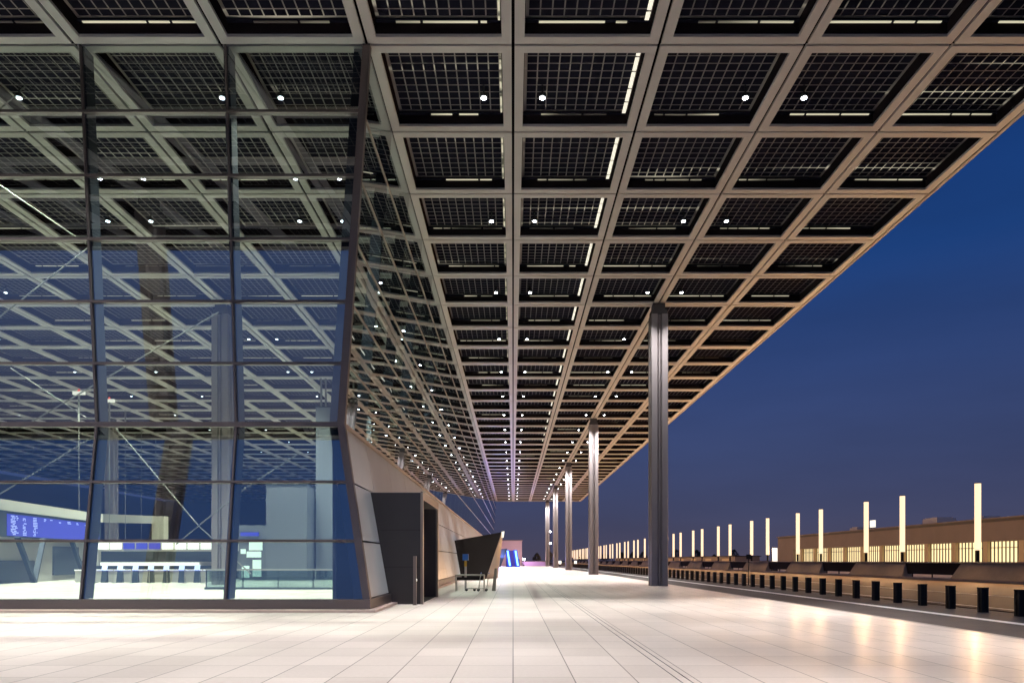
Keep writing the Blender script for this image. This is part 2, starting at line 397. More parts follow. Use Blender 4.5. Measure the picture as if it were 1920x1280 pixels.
# ------------------------------------------------------------------ columns
def column_mb():
    b = MB(); h = .57; t = .30
    # cross-shaped cluster: four corner posts around a recessed core, with fine vertical flutes
    for sx in (-1, 1):
        for sy in (-1, 1):
            x0, x1 = sorted((sx * .14, sx * h)); y0, y1 = sorted((sy * .14, sy * h))
            b.prism([(x0 + .03, y0), (x1 - .03, y0), (x1, y0 + .03), (x1, y1 - .03), (x1 - .03, y1), (x0 + .03, y1), (x0, y1 - .03), (x0, y0 + .03)], 0, 18.55, axis='z')
    b.box(-h + .16, h - .16, -h + .16, h - .16, 0, 18.9)
    b.box(-.035, .035, -h + .02, h - .02, 0, 18.5).box(-h + .02, h - .02, -.035, .035, 0, 18.5)
    return b
col0 = None
rows = [(10, 'kerbside column'), (-20, 'column inside the glass hall'), (-50, 'far column inside the glass hall'), (-80, 'x')]
def col_label(x, k):
    if x == 10: return 'tall fluted grey steel column at the forecourt kerb, ' + nth(k) + ' in the receding row'
    if x == -20: return ('grey column on the forecourt mirrored in the front glazing' if k == 0 else 'blue grey column behind the front glazing, ' + nth(k) + ' from the glass front')
    return 'faint column deep in the hall, ' + nth(max(1, k)) + ' row behind the glass front'
for x in (10, -20, -50):
    for k in range(0, 6):
        y = 9.6 + 40 * k
        if x < -20 and k not in (1, 2): continue
        if x == -20 and k > 3: continue
        if x == 10 and k == 0: lab = 'tall fluted grey column standing just beside the camera at the kerb'
        else: lab = col_label(x, k)
        if col0 is None:
            r = thing('canopy_column', (x, y, 0), lab, 'column', 'steel columns carrying the canopy')
            column_mb().build('shaft', 'column', r)
            MB().box(-.40, .40, -.40, .40, 18.9, 19.34).box(-.50, .50, -.50, .50, 18.56, 18.89).build('capital', 'column_dark', r)
            col0 = r
        else:
            r = copy_tree(col0); r.location = (x, y, 0); r['label'] = lab
        if x < -6 and y > 25: r.location.z = .1; r.scale.z = (ZC - .1) / ZC

# ------------------------------------------------------------------ terminal building
ZK, ZT, ZB = 6.57, ZC - .01, .43
IX, IY = 1.1, .95
def fy(z): return 24.62 + (IY * (ZT - z) / (ZT - ZK) if z > ZK else IY * (z - ZB) / (ZK - ZB))
def sx(z): return -4.97 - (IX * (ZT - z) / (ZT - ZK) if z > ZK else IX * (z - ZB) / (ZK - ZB))
ROWS = [ZB, 2.43, 4.50, ZK] + [ZK + 2.12 * k for k in range(1, 6)] + [ZT]
term = thing('terminal_building', (-5, 24.6, 0), 'glass fronted terminal hall with inward kinked facade and beige metal base', 'building')
TL = Vector((-5, 24.6, 0))
def tb(mb, name, mats, label=None, parent=None):
    mb.v = [tuple(Vector(p) - TL) for p in mb.v]
    o = mb.build(name, mats, parent or term)
    if label: o['label'] = label
    return o
bays_f = [-9.83 - 4.95 * k for k in range(0, 18)]      # mullion lines of the front
XS = [None] + bays_f                                    # None = the corner
npane = 0; restp = MB()
for bi in range(len(bays_f)):
    for r in range(9):
        z0, z1 = ROWS[r], ROWS[r + 1]
        xr0 = sx(z0) if bi == 0 else bays_f[bi - 1]; xr1 = sx(z1) if bi == 0 else bays_f[bi - 1]; xl = bays_f[bi]
        q = MB().quad([(xl, fy(z0), z0), (xr0, fy(z0), z0), (xr1, fy(z1), z1), (xl, fy(z1), z1)])
        if bi < 4: tb(q, 'glass_pane', 'front_glass'); npane += 1
        else: restp.add(q)
# side panes, from the corner into the depth
ybays = [24.6 + G * k for k in range(0, 39)]
rests = MB()
for k in range(38):
    for r in range(3, 9):
        z0, z1 = ROWS[r], ROWS[r + 1]
        ya0 = fy(z0) if k == 0 else ybays[k]; ya1 = fy(z1) if k == 0 else ybays[k]; yb = min(ybays[k + 1], YE - .2)
        q = MB().quad([(sx(z0), ya0, z0), (sx(z0), yb, z0), (sx(z1), yb, z1), (sx(z1), ya1, z1)])
        if npane < 99: tb(q, 'glass_pane', 'side_glass'); npane += 1
        else: rests.add(q)
allr = restp; n0 = len(restp.f); allr.add(rests); allr.mi = [0] * n0 + [1] * len(rests.f)
o = tb(allr, 'glass_pane', ['front_glass', 'side_glass']); o['kind'] = 'stuff'
# front mullions (outer cap + inner fin) and transoms
for x in bays_f:
    b = MB()
    for z0, z1 in ((ZB, ZK), (ZK, ZT)):
        y0, y1 = fy(z0), fy(z1)
        b.hexa([(x - .035, y0 - .07, z0), (x + .035, y0 - .07, z0), (x + .035, y0 - .004, z0), (x - .035, y0 - .004, z0)],
               [(x - .035, y1 - .07, z1), (x + .035, y1 - .07, z1), (x + .035, y1 - .004, z1), (x - .035, y1 - .004, z1)], 0)
        b.hexa([(x - .10, y0 + .03, z0), (x + .10, y0 + .03, z0), (x + .10, y0 + .55, z0), (x - .10, y0 + .55, z0)],
               [(x - .10, y1 + .03, z1), (x + .10, y1 + .03, z1), (x + .10, y1 + .55, z1), (x - .10, y1 + .55, z1)], 1)
    tb(b, 'mullion', ['frame', 'fin'])
for r, z in enumerate(ROWS[1:-1]):
    h = .085 if abs(z - ZK) < .01 else .045
    b = MB().box(bays_f[-1], sx(z) - .02, fy(z) - .09, fy(z) + .12, z - h, z + h)
    tb(b, 'transom', 'frame')
# corner post
b = MB()
for z0, z1 in ((ZB, ZK), (ZK, ZT)):
    for w0, w1, mi in ((-.10, .12, 0),):
        b.hexa([(sx(z0) - .16, fy(z0) - .10, z0), (sx(z0) + .10, fy(z0) - .10, z0), (sx(z0) + .10, fy(z0) + .14, z0), (sx(z0) - .16, fy(z0) + .14, z0)],
               [(sx(z1) - .16, fy(z1) - .10, z1), (sx(z1) + .10, fy(z1) - .10, z1), (sx(z1) + .10, fy(z1) + .14, z1), (sx(z1) - .16, fy(z1) + .14, z1)], 0)
    b.hexa([(sx(z0) - .50, fy(z0) + .15, z0), (sx(z0) - .10, fy(z0) + .15, z0), (sx(z0) - .10, fy(z0) + .45, z0), (sx(z0) - .50, fy(z0) + .45, z0)],
           [(sx(z1) - .50, fy(z1) + .15, z1), (sx(z1) - .10, fy(z1) + .15, z1), (sx(z1) - .10, fy(z1) + .45, z1), (sx(z1) - .50, fy(z1) + .45, z1)], 1)
tb(b, 'corner_post', ['frame', 'fin'])
# side mullions and transoms
for k in range(1, 39):
    y = min(ybays[k], YE - .3); b = MB()
    z0, z1 = ZK, ZT
    b.hexa([(sx(z0) - .5, y - .08, z0), (sx(z0) - .03, y - .08, z0), (sx(z0) - .03, y + .08, z0), (sx(z0) - .5, y + .08, z0)],
           [(sx(z1) - .5, y - .08, z1), (sx(z1) - .03, y - .08, z1), (sx(z1) - .03, y + .08, z1), (sx(z1) - .5, y + .08, z1)], 1)
    tb(b, 'mullion', ['frame', 'fin'])
for z in ROWS[3:-1]:
    h = .06 if abs(z - ZK) < .01 else .028
    tb(MB().box(sx(z) - .06, sx(z) + (.12 if z < ZK + .1 else .035), fy(z) + .15, YE - .3, z - h, z + h), 'transom', 'transom')
# cladding of the base: one panel per bay and row
PORT = ((28.7, 34.8, 4.5), (75.9, 83.2, 4.4))
nclad = 0; restc = MB()
for k in range(38):
    for r in range(3):
        z0, z1 = ROWS[r] + .03, ROWS[r + 1] - .03
        ya0 = (fy(z0) if k == 0 else ybays[k]) + (.16 if k == 0 else .02); ya1 = (fy(z1) if k == 0 else ybays[k]) + (.16 if k == 0 else .02)
        yb = min(ybays[k + 1], YE - .3) - .035
        q = MB().hexa([(sx(z0) - .12, ya0, z0), (sx(z0), ya0, z0), (sx(z0), yb, z0), (sx(z0) - .12, yb, z0)],
                      [(sx(z1) - .12, ya1, z1), (sx(z1), ya1, z1), (sx(z1), yb, z1), (sx(z1) - .12, yb, z1)])
        if nclad < 99: tb(q, 'cladding_panel', 'cladding'); nclad += 1
        else: restc.add(q)
if restc.f: o = tb(restc, 'cladding_panel', 'cladding'); o['kind'] = 'stuff'
# backing behind the cladding, plinth and stone step
b = MB()
for z0, z1 in ((.1, ZK - .1),):
    b.box(-6.5, -6.35, 25.9, YE - .4, z0, z1)
tb(b, 'base_backing', 'fin')
b = MB()
b.box(-104, -4.86, 24.46, 24.78, .10, ZB - .003).box(-5.3, -4.86, 24.78, YE - .3, .10, ZB - .003)
tb(b, 'plinth', 'frame')
b = MB(); x = -104.0
b.box(-104, -4.62, 24.10, 24.455, .003, .085).box(-4.857, -4.62, 24.455, YE - .3, .003, .085)
tb(b, 'stone_step', 'stone_edge')
tb(MB().box(-104.2, -104, 24.6, YE - .3, 0, ZC), 'hall_side_wall', 'hallwall')
tb(MB().box(-104, -7.0, YE - .9, YE - .6, 0, ZC), 'hall_end_wall', 'hallwall')
# bracing rods just inside the front glazing
def rodpt(x, y, Y): return ((x - 962) / f * Y, Y, 1.75 + (1050 - y) / f * Y)
for (a0, b0, a1, b1) in ((-40, 240, 120, 98), (-40, 320, 158, 455), (168, 462, -40, 625), (410, 585, 60, 790), (185, 812, -40, 950), (215, 800, 372, 985), (372, 985, 470, 1075),
                         (372, 985, 460, 915), (372, 985, 330, 1020), (460, 915, 560, 850), (20, 690, 165, 785)):
    tb(MB().tube(rodpt(a0, b0, 27.6), rodpt(a1, b1, 27.6), .026, n=8), 'bracing_rod', 'rod')

# ------------------------------------------------------------------ entrance vestibules
v = thing('entrance_vestibule', (-5, 31.75, 0), 'tall anthracite box vestibule at the glass corner, door reveal facing the forecourt', 'entrance')
def vb(mb, name, mats, o=Vector((-5, 31.75, 0)), parent=None, bevel=0):
    mb.v = [tuple(Vector(p) - o) for p in mb.v]; return mb.build(name, mats, parent, bevel=bevel)
wall_poly = [(-4.55, .0), (-3.64, .0), (-3.64, 4.46), (-5.62, 4.46), (-5.35, 3.2), (-4.95, 1.6)]
for y0, y1 in ((28.75, 29.0), (34.45, 34.7)):
    vb(MB().prism([(-5.05, 0), (-3.70, 0), (-3.70, 4.46), (-5.9, 4.46)], y0, y1), 'side_wall', 'portal', parent=v)
vb(MB().box(-3.697, -3.60, 28.72, 29.02, 0, 4.50).box(-3.697, -3.60, 34.43, 34.73, 0, 4.50).box(-3.697, -3.60, 29.021, 34.429, 4.18, 4.50), 'reveal_frame', 'portal_edge', parent=v)
vb(MB().box(-5.9, -3.70, 29.001, 34.449, 4.2, 4.46), 'soffit', 'portal_edge', parent=v)
dd = vb(MB().box(-4.76, -4.70, 29.0, 34.45, 0.02, 4.2), 'sliding_door', 'black_glass', parent=v)
db = MB()
for y in (29.02, 30.4, 31.7, 33.0, 34.35): db.box(-4.69, -4.64, y, y + .08, .02, 4.2)
db.box(-4.688, -4.642, 29.1, 34.35, 2.5, 2.58)
vb(db, 'door_frame', 'portal_edge', parent=dd)
gr = MB()
for z in (1.48, 2.96): gr.box(-5.3, -3.72, 28.742, 28.749, z, z + .012)
vb(gr, 'panel_joint', 'black', parent=v)
hb = MB()
for y in (31.6, 31.85): hb.tube((-4.60, y, .9), (-4.60, y, 1.9), .018)
vb(hb, 'handle', 'steel', parent=dd)
vb(MB().box(-4.6, -3.72, 29.02, 34.43, .0, .012), 'threshold_mat', 'rubber', parent=v)
pr = thing('access_post', (-3.86, 28.3, 0), 'slim grey card reader post in front of the corner vestibule', 'post')
MB().box(-.06, .06, -.09, .09, .012, 1.92).build('post_body', 'portal_edge', pr, bevel=.008)
MB().box(-.09, .09, -.12, .12, 0, .012).build('base_plate', 'portal', pr)
MB().tube((.062, -.03, .98), (.085, -.03, .98), .05, n=14).build('reader_light', 'sign_white', pr)
v2 = thing('entrance_vestibule', (-4, 71.5, 0), 'black wedge shaped vestibule flaring upward behind the luggage trolleys', 'entrance')
fp = [(-5.6, 0), (-2.57, 0), (-1.08, 4.42), (-6.3, 3.50)]
o2 = Vector((-4, 71.5, 0))
vb(MB().hexa([(a, 68, z) for a, z in fp], [(a, 68.3, z) for a, z in fp]), 'front_wall', 'black', o2, v2)
vb(MB().hexa([(-2.55, 68.301, 0), (-1.56, 75, 0), (-1.8, 75, 0), (-2.8, 68.301, 0)], [(-1.06, 68.301, 4.42), (-1.06, 75, 4.45), (-1.4, 75, 4.45), (-1.35, 68.301, 4.3)]), 'flared_side_wall', 'portal_edge', o2, v2)
vb(MB().hexa([(-6.3, 68.301, 3.35), (-1.37, 68.301, 4.22), (-1.42, 75, 4.22), (-6.3, 75, 3.35)], [(-6.3, 68.301, 3.50), (-1.37, 68.301, 4.37), (-1.42, 75, 4.38), (-6.3, 75, 3.52)]), 'roof', 'portal', o2, v2)
vb(MB().prism([(-1.08, 3.9), (-.90, 3.93), (-.82, 4.50), (-1.08, 4.45)], 67.9, 68.25), 'corner_light', 'sign_white', o2, v2)
# blue lit gate far down the forecourt
v3 = thing('entrance_vestibule', (-2, 190, 0), 'far navy vestibule glowing blue at the end of the forecourt', 'entrance')
o3 = Vector((-2, 190, 0))
vb(MB().prism([(-4.6, 0), (-3.3, 0), (-1.5, 4.9), (-4.0, 4.7)], 189, 190.5), 'front_wall', 'navy', o3, v3)
for x in (-1.35, .75):
    fr_ = vb(MB().prism([(x - .1, 0), (x + 1.05, 0), (x + .35, 4.5), (x - .8, 4.5)], 190.6, 191.2), 'gate_frame', 'sign_blue', o3, v3)
    vb(MB().prism([(x + .30, .35), (x + .75, .35), (x + .12, 4.3), (x - .33, 4.3)], 190.4, 190.597), 'light_bar', 'sign_cyan', o3, fr_)
vb(MB().box(-1.9, 1.0, 191.3, 191.5, 0.1, 4.4), 'back_wall', 'gate_back', o3, v3)
pl = bpy.data.lights.new('gate_glow', 'AREA'); pl.energy = 5000; pl.color = (.30, .34, 1); pl.size = 3.2; pl.shape = 'RECTANGLE'; pl.size_y = 3.5
plo = bpy.data.objects.new('gate_glow', pl); col.objects.link(plo); plo.location = (0, 189.9 - 190, 2.6); plo.rotation_euler = (R(-132), 0, 0); plo.parent = v3; plo.location = (-1.6, -.9, 2.6)

# ------------------------------------------------------------------ luggage trolleys
def RR(w, h): return None
corral = thing('trolley_rail', (-3.1, 41.2, 0), 'low steel corral rail in front of the black wedge vestibule', 'railing')
b = MB(); L0, L1 = -.15, 1.45
for y in (-.35, .35):
    b.tube((L0, y, .92), (L1, y, .92), .035).tube((L0, y, .0), (L0, y, .92), .035).tube((L1, y, 0), (L1, y, .92), .035)
b.tube((L0, -.35, .92), (L0, .35, .92), .035)
b.build('handrail', 'steel', corral)
MB().box(L0 + .05, L1 - .05, -.30, -.27, .62, .80).build('infill_board', 'black', corral)
dp = thing('trolley_dispenser', (-2.75, 41.7, 0), 'thin steel post with blue head beside the trolley rail', 'dispenser')
MB().box(-.06, .06, -.05, .05, 0, 1.75).build('post_body', 'steel', dp)
MB().box(-.17, .17, -.10, .10, 1.75, 2.12).build('coin_head', 'blue_plastic', dp, bevel=.02)
MB().box(-.07, .07, -.062, -.052, 1.40, 1.72).build('price_label', 'yellow', dp)
def trolley(x, lab):
    t = thing('luggage_trolley', (x, 41.0, 0), lab, 'trolley', 'luggage trolleys in the rail')
    b = MB(); 
    b.tube((-.35, -.28, .16), (.42, -.28, .16), .018).tube((-.35, .28, .16), (.42, .28, .16), .018)
    for q in (-.30, -.1, .1, .3): b.tube((q, -.28, .16), (q, .28, .16), .014)
    b.build('base_frame', 'steel', t)
    b = MB(); b.tube((.40, -.28, .16), (.52, -.28, 1.02), .02).tube((.40, .28, .16), (.52, .28, 1.02), .02)
    for z in (.4, .62): b.tube((.43 + (z - .4) * .15, -.28, z), (.43 + (z - .4) * .15, .28, z), .014)
    b.build('back_frame', 'steel', t)
    MB().tube((.53, -.30, 1.03), (.53, .30, 1.03), .032).build('push_handle', 'blue_plastic', t)
    for (wx, wy) in ((-.3, 0), (.38, -.26), (.38, .26)):
        w = MB().tube((wx, wy - .03, .075), (wx, wy + .03, .075), .075, n=14).build('wheel', 'rubber', t)
        MB().bar((wx, wy - .045, .075), (wx, wy - .045, .16), .03, .012).build('fork', 'steel', w)
    return t
trolley(-2.35, 'steel luggage trolley parked inside the rail beside the blue headed post')
t2 = trolley(-1.9, 'steel luggage trolley at the open end of the rail')
bk = thing('notice_panel', (-1.05, 41.0, 0), 'narrow leaning grey notice panel at the open end of the trolley rail', 'panel')
MB().hexa([(-.16, -.02, .02), (.06, -.02, .02), (.06, .02, .02), (-.16, .02, .02)], [(.0, .08, 1.3), (.14, .08, 1.3), (.14, .12, 1.3), (.0, .12, 1.3)]).build('board', 'concrete', bk)
MB().bar((0, .14, 0), (.05, .10, 1.1), .03).build('prop_leg', 'steel', bk)

# ------------------------------------------------------------------ downlights
def downlight(x, y, lab, watt, lens, color, z=ZC + .06, grp='round downlights in the canopy coffers', cone=46, proto={}):
    key = lens + str(cone)
    if key not in proto:
        r = thing('downlight', (x, y, z), lab, 'ceiling light', grp)
        MB().tube((0, 0, 0), (0, 0, .12), .15, n=16).tube((0, 0, .12), (0, 0, .48), .03, n=8).build('housing', 'lamp_body', r)
        MB().tube((0, 0, -.025), (0, 0, -.003), .095, n=16).build('lens', lens, r)
        ld = bpy.data.lights.new('beam', 'SPOT'); ld.energy = watt; ld.color = color; ld.spot_size = R(cone); ld.spot_blend = .95; ld.shadow_soft_size = .1
        lo = bpy.data.objects.new('beam', ld); col.objects.link(lo); lo.parent = r; lo.location = (0, 0, -.06)
        proto[key] = r
    else:
        r = copy_tree(proto[key]); r.location = (x, y, z); r['label'] = lab
        for c in r.children:
            if c.type == 'LIGHT' and abs(c.data.energy - watt) > 1: c.data = c.data.copy(); c.data.energy = watt
    return r
for k in range(21):
    y = (8.6, 18.8)[k] if k < 2 else 7.5 + 10 * k
    if y > YE: break
    for x, w in ((-1.12, 'hall side of the pair astride the centre rib'), (1.12, 'kerb side of the pair astride the centre rib'),
                 (8.88, 'hall side of the pair over the columns'), (11.12, 'kerb side of the pair over the columns')):
        if k < 2: lab = '%s, %s' % (w.replace(' of the pair', ' downlight'), 'first row of the canopy' if k == 0 else 'row before the glass corner')
        else: lab = '%s, %s row past the glass corner' % (w.replace(' of the pair', ' downlight'), nth(k - 1))
        downlight(x, y, lab, SPOT_W * (.85, .72, 1.0, .12, .14, 1.2, 1.75)[min(k, 6)] * (2.2 if k == 4 and x > 5 else (.5 if k % 4 == 0 and k and x > 5 else 1)), 'lamp', (1, .975, .95), cone=(96 if x > 5 and k % 4 == 0 and k else 46))
for k in range(2):
    for x, w in ((-8.88, 'first bay'), (-11.12, 'second bay'), (-18.88, 'third bay'), (-21.12, 'fourth bay'), (-28.88, 'fifth bay'), (-31.1, 'sixth bay')):
        downlight(x, (12.3, 19.6)[k], 'downlight above the paving outside the glass front, %s of the %s row' % (w, nth(k + 1)), SPOT_W * (.42, .52)[k], 'lamp', (1, .975, .95), cone=(112 if -22 < x < -18 else 60))
HR = (-8.88, -11.12, -18.88, -21.12, -33.5, -41.12, -60)  # fifth line is added to brighten the cream island wall
for k in range(10):
    for n_, x in enumerate(HR):
        if x < -35 and k < 2: continue
        if k in (2, 6) and -22 < x < -18: continue
        lab = 'small white ceiling light inside the hall, %s line from the side facade, %s row' % (nth(n_ + 1), nth(k + 1))
        downlight(x, 27.5 + 10 * k, lab, HALL_W * (2.6 if n_ == 4 and k < 6 else 1), 'hall_lamp', (.95, 1, .82), cone=100)

# ------------------------------------------------------------------ bollards
def bollard():
    r = thing('bollard', (17.1, 24.2, -.13), '', 'bollard', 'black bollards along the road edge')
    b = MB(); s = .125
    for sx_ in (-1, 1):
        for sy_ in (-1, 1):
            x0, x1 = sorted((sx_ * .025, sx_ * s)); y0, y1 = sorted((sy_ * .025, sy_ * s))
            b.box(x0, x1, y0, y1, 0, .86)
    b.box(-.10, .10, -.10, .10, 0, .84)
    b.build('shaft', 'bollard', r)
    MB().box(-.135, .135, -.135, .135, .86, .90).build('top_cap', 'bollard', r, bevel=.01)
    return r
b0 = bollard(); k = 0; y = 24.25
while y < 205:
    r = b0 if k == 0 else copy_tree(b0)
    r.location = (17.1, y, -.13)
    r['label'] = 'squat black fluted bollard at the road edge, %s along the row from the near end' % nth(k + 1) if k < 99 else 'far bollard'
    y += 1.935; k += 1
sp = thing('sign_post', (17.55, 53.6, -.1), 'thin dark post standing behind the bollard row', 'post')
MB().tube((0, 0, 0), (0, 0, 1.95), .035).build('pole', 'bollard', sp)
MB().box(-.18, .18, -.02, .02, 1.95, 2.3).build('sign_plate', 'bollard', sp)

# ------------------------------------------------------------------ concrete barriers, light tubes
XB = 40.0; P = 19.64
bar0 = None; seg = 0
for k in range(-2, 22):
    y0, y1 = 73.2 + P * k, 83.8 + P * k
    lab = 'battered brown concrete barrier block, %s along the far side of the road' % nth(k + 3)
    r = thing('concrete_barrier', (XB, (y0 + y1) / 2, 0), lab, 'barrier', 'concrete barrier blocks beyond the road')
    if bar0 is None:
        L = (y1 - y0) / 2
        me = MB().hexa([(-.75, -L - .5, .10), (.35, -L - .5, .10), (.35, L + .5, .10), (-.75, L + .5, .10)], [(-.05, -L, 1.50), (.35, -L, 1.50), (.35, L, 1.50), (-.05, L, 1.50)])
        o = me.build('block', 'concrete', r, bevel=.03)
        o2_ = MB().box(-.12, .42, -L - .05, L + .05, 1.502, 1.62).build('coping', 'kerb', r)
        bar0 = (o, o2_)
    else:
        for q in bar0:
            c = q.copy(); col.objects.link(c); c.parent = r
    if k < 21:
        g0, g1 = y1, y0 + P
        s = thing('dark_screen', (XB, (g0 + g1) / 2, 0), 'dark screen panel between two concrete blocks, %s gap along the road' % nth(k + 3), 'screen', 'dark screens between the concrete blocks')
        h = (g1 - g0) / 2 - .02
        MB().box(-.06, .08, -h, h, .42, 1.50).build('panel', 'black', s)
        MB().box(-.10, .42, -h + .08, h - .08, 1.502, 1.60).build('coping', 'kerb', s)
        for yy in (-h * .75, 0, h * .75): MB().box(-.03, .05, yy - .05, yy + .05, .12, .419).build('foot', 'black', s)
tub0 = None; n = 0
for k in range(-1, 22):
    for q in (74.2, 81.8):
        n += 1
        lab = 'glowing warm light tube on a dark foot, %s along the concrete wall' % nth(n)
        if tub0 is None:
            r = thing('light_tube', (XB + .15, q + P * k, 1.63), lab, 'lamp', 'vertical light tubes above the concrete wall')
            MB().tube((0, 0, 0), (0, 0, 1.0), .13, n=12).build('foot', 'bollard', r)
            MB().tube((0, 0, 1.001), (0, 0, 6.75), .25, n=16).build('glowing_tube', 'tube', r)
            MB().tube((0, 0, 6.751), (0, 0, 6.82), .25, n=14).build('end_cap', 'bollard', r)
            for sg in (-1, 1):
                ld = bpy.data.lights.new('tube_glow', 'AREA'); ld.shape = 'RECTANGLE'; ld.size = 5.7; ld.size_y = .45; ld.energy = TUBE_W * (1.9 if sg < 0 else .55); ld.color = (1, .56, .26)
                lo = bpy.data.objects.new('tube_glow', ld); col.objects.link(lo); lo.parent = r; lo.location = (sg * .26, 0, 3.9); lo.rotation_euler = (0, sg * R(-90), 0)
            tub0 = r
        else:
            r = copy_tree(tub0); r.location = (XB + .15, q + P * k, 1.63); r['label'] = lab

# ------------------------------------------------------------------ annex building beyond the road
an = thing('annex_building', (60, 100, .0), 'long low brown building with a lit window band beyond the road', 'building')
def ab(mb, name, mats, parent=None):
    mb.v = [(a - 60, b_ - 100, c) for a, b_, c in mb.v]; return mb.build(name, mats, parent or an)
BP = 6.5; yb0 = 85 - BP * 6; yb1 = 163.0
ab(MB().box(60.0, 75, yb0 - 2, yb1, 4.15, 6.9), 'upper_wall', 'annex')
ab(MB().box(60.9, 75, yb0 - 2, yb1, .0, 1.3), 'lower_wall', 'annex')
ab(MB().box(60.2, 60.899, yb0 - 2, yb1 - 9.1, .0, 1.29), 'sill_wall', 'annex')
ab(MB().box(59.7, 75.2, yb0 - 2.2, yb1 + .2, 6.9, 7.05), 'roof', 'annex')
ab(MB().box(60.0, 60.9, yb1 - 9.0, yb1, .0, 4.149).box(60.901, 75, yb1 - 1.2, yb1, 1.301, 4.149), 'end_wall', 'annex')
y = yb0; wk = 0
while y < yb1 - 10:
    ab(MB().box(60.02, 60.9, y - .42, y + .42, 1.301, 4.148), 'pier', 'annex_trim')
    w = ab(MB().box(60.55, 60.65, y + .44, y + BP - .44, 1.302, 4.1), 'window', 'lit_window')
    m_ = MB(); yy = y + .44
    while yy < y + BP - .4:
        m_.box(60.42, 60.54, yy, yy + .09, 1.302, 4.1); yy += .70
    m_.box(60.40, 60.542, y + .44, y + BP - .44, 3.3, 3.38)
    ab(m_, 'window_frame', 'muntin', w); w.children[0].location = (0, 0, 0)
    y += BP; wk += 1
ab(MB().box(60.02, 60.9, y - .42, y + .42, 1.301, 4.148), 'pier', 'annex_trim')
for ry, rw, rh in ((88, 3.2, 1.1), (101, 2.2, .8), (112, 4.0, 1.3), (138, 3.0, 1.0)):
    ab(MB().box(66, 69, ry, ry + rw, 7.051, 7.05 + rh).box(66.3, 68.7, ry + .3, ry + rw - .3, 7.0511 + rh, 7.2 + rh), 'rooftop_unit', 'fascia')
ab(MB().box(59.93, 59.997, yb0 - 2, yb1, 6.55, 6.9), 'gutter', 'muntin')
ss = thing('service_shed', (54, 260, -.17), 'long low brown shed behind the far light tubes', 'building')
MB().box(0, 6, -85, 120, 0, 2.9).build('wall', 'annex', ss); MB().box(-.3, 6.3, -85.3, 120.3, 2.9, 3.05).build('roof', 'bollard', ss)
for q in range(12): MB().box(-.03, -.002, -80 + q * 16, -74 + q * 16, .3, 2.4).build('door', 'annex_trim', ss)
bb = thing('roof_billboard', (61.5, 123, 7.05), 'small white lit sign standing on the low building roof', 'sign')
MB().box(-.1, .1, -.8, .8, .35, 1.55).build('lit_face', 'sign_white', bb); MB().box(-.04, .04, -.5, -.42, 0, .35).box(-.04, .04, .42, .5, 0, .35).build('support_frame', 'bollard', bb)
tt = thing('info_totem', (41.2, 113.2, 1.2), 'white lit upright sign panel beside the light tubes', 'sign')
MB().box(-.10, .10, -.85, .85, .35, 2.5).build('lit_face', 'sign_white', tt); MB().box(-.12, .25, .86, 1.0, 0, 2.55).build('side_frame', 'bollard', tt)
MB().box(-.12, .12, -.9, .85, -1.08, .349).build('foot', 'bollard', tt)

# ------------------------------------------------------------------ far end of the forecourt
pb = thing('end_block', (-2, 240, -.1), 'pale pink lit block closing the end of the forecourt', 'building')
MB().box(-9, 4.9, -4, 8, 0, 8.3).build('wall', 'pink', pb); MB().box(-9.2, 5.1, -4.2, 8.2, 8.3, 8.5).build('roof', 'annex', pb)
MB().box(2.9, 4.2, -4.05, -4.003, .1, 2.3).build('door', 'portal', pb)
lw = thing('low_wall', (7.2, 229, -.1), 'low lilac wall beside the pink block', 'wall')
MB().box(-4.2, 4.2, -.2, .2, 0, 1.45).build('wall_body', 'purple', lw); MB().box(-4.3, 4.3, -.28, .28, 1.451, 1.52).build('coping', 'kerb', lw)
fl = thing('ground_floodlight', (3.3, 222, -.1), 'small bright floodlight on the ground before the pink block', 'lamp')
MB().box(-.2, .2, -.15, .15, 0, .5).build('housing', 'bollard', fl)
MB().tube((0, 0, 2.0), (0, 0, 2.5), .32, n=12).build('lamp_head', 'lamp', fl); MB().tube((0, 0, .5), (0, 0, 2.0), .05).build('pole', 'bollard', fl)
ld = bpy.data.lights.new('flood_beam', 'POINT'); ld.energy = 3800; ld.color = (1, .62, .78); ld.shadow_soft_size = .3
lo = bpy.data.objects.new('flood_beam', ld); col.objects.link(lo); lo.parent = fl; lo.location = (0, .7, 2.4)
sl = thing('street_lamp', (11.9, 232, -.1), 'thin street lamp with two white heads past the last column', 'street lamp')
MB().tube((0, 0, 0), (0, 0, 11.2), .09).build('pole', 'bollard', sl)
for z in (7.3, 11.1): MB().box(-.35, .35, -.30, -.10, z - .16, z + .16).build('lamp_head', 'lamp', sl)
for x, yy, c in ((14.2, 218, 'between the last columns'), (20.5, 236, 'beyond the last column')):
    w = thing('road_beacon', (x, yy, -.1), 'low warm beacon lamp by the road %s' % c, 'lamp')
    MB().tube((0, 0, 0), (0, 0, .8), .12).build('post_body', 'bollard', w); MB().tube((0, 0, .8), (0, 0, 1.7), .4, n=12).build('lamp_head', 'strip', w)
random.seed(3)
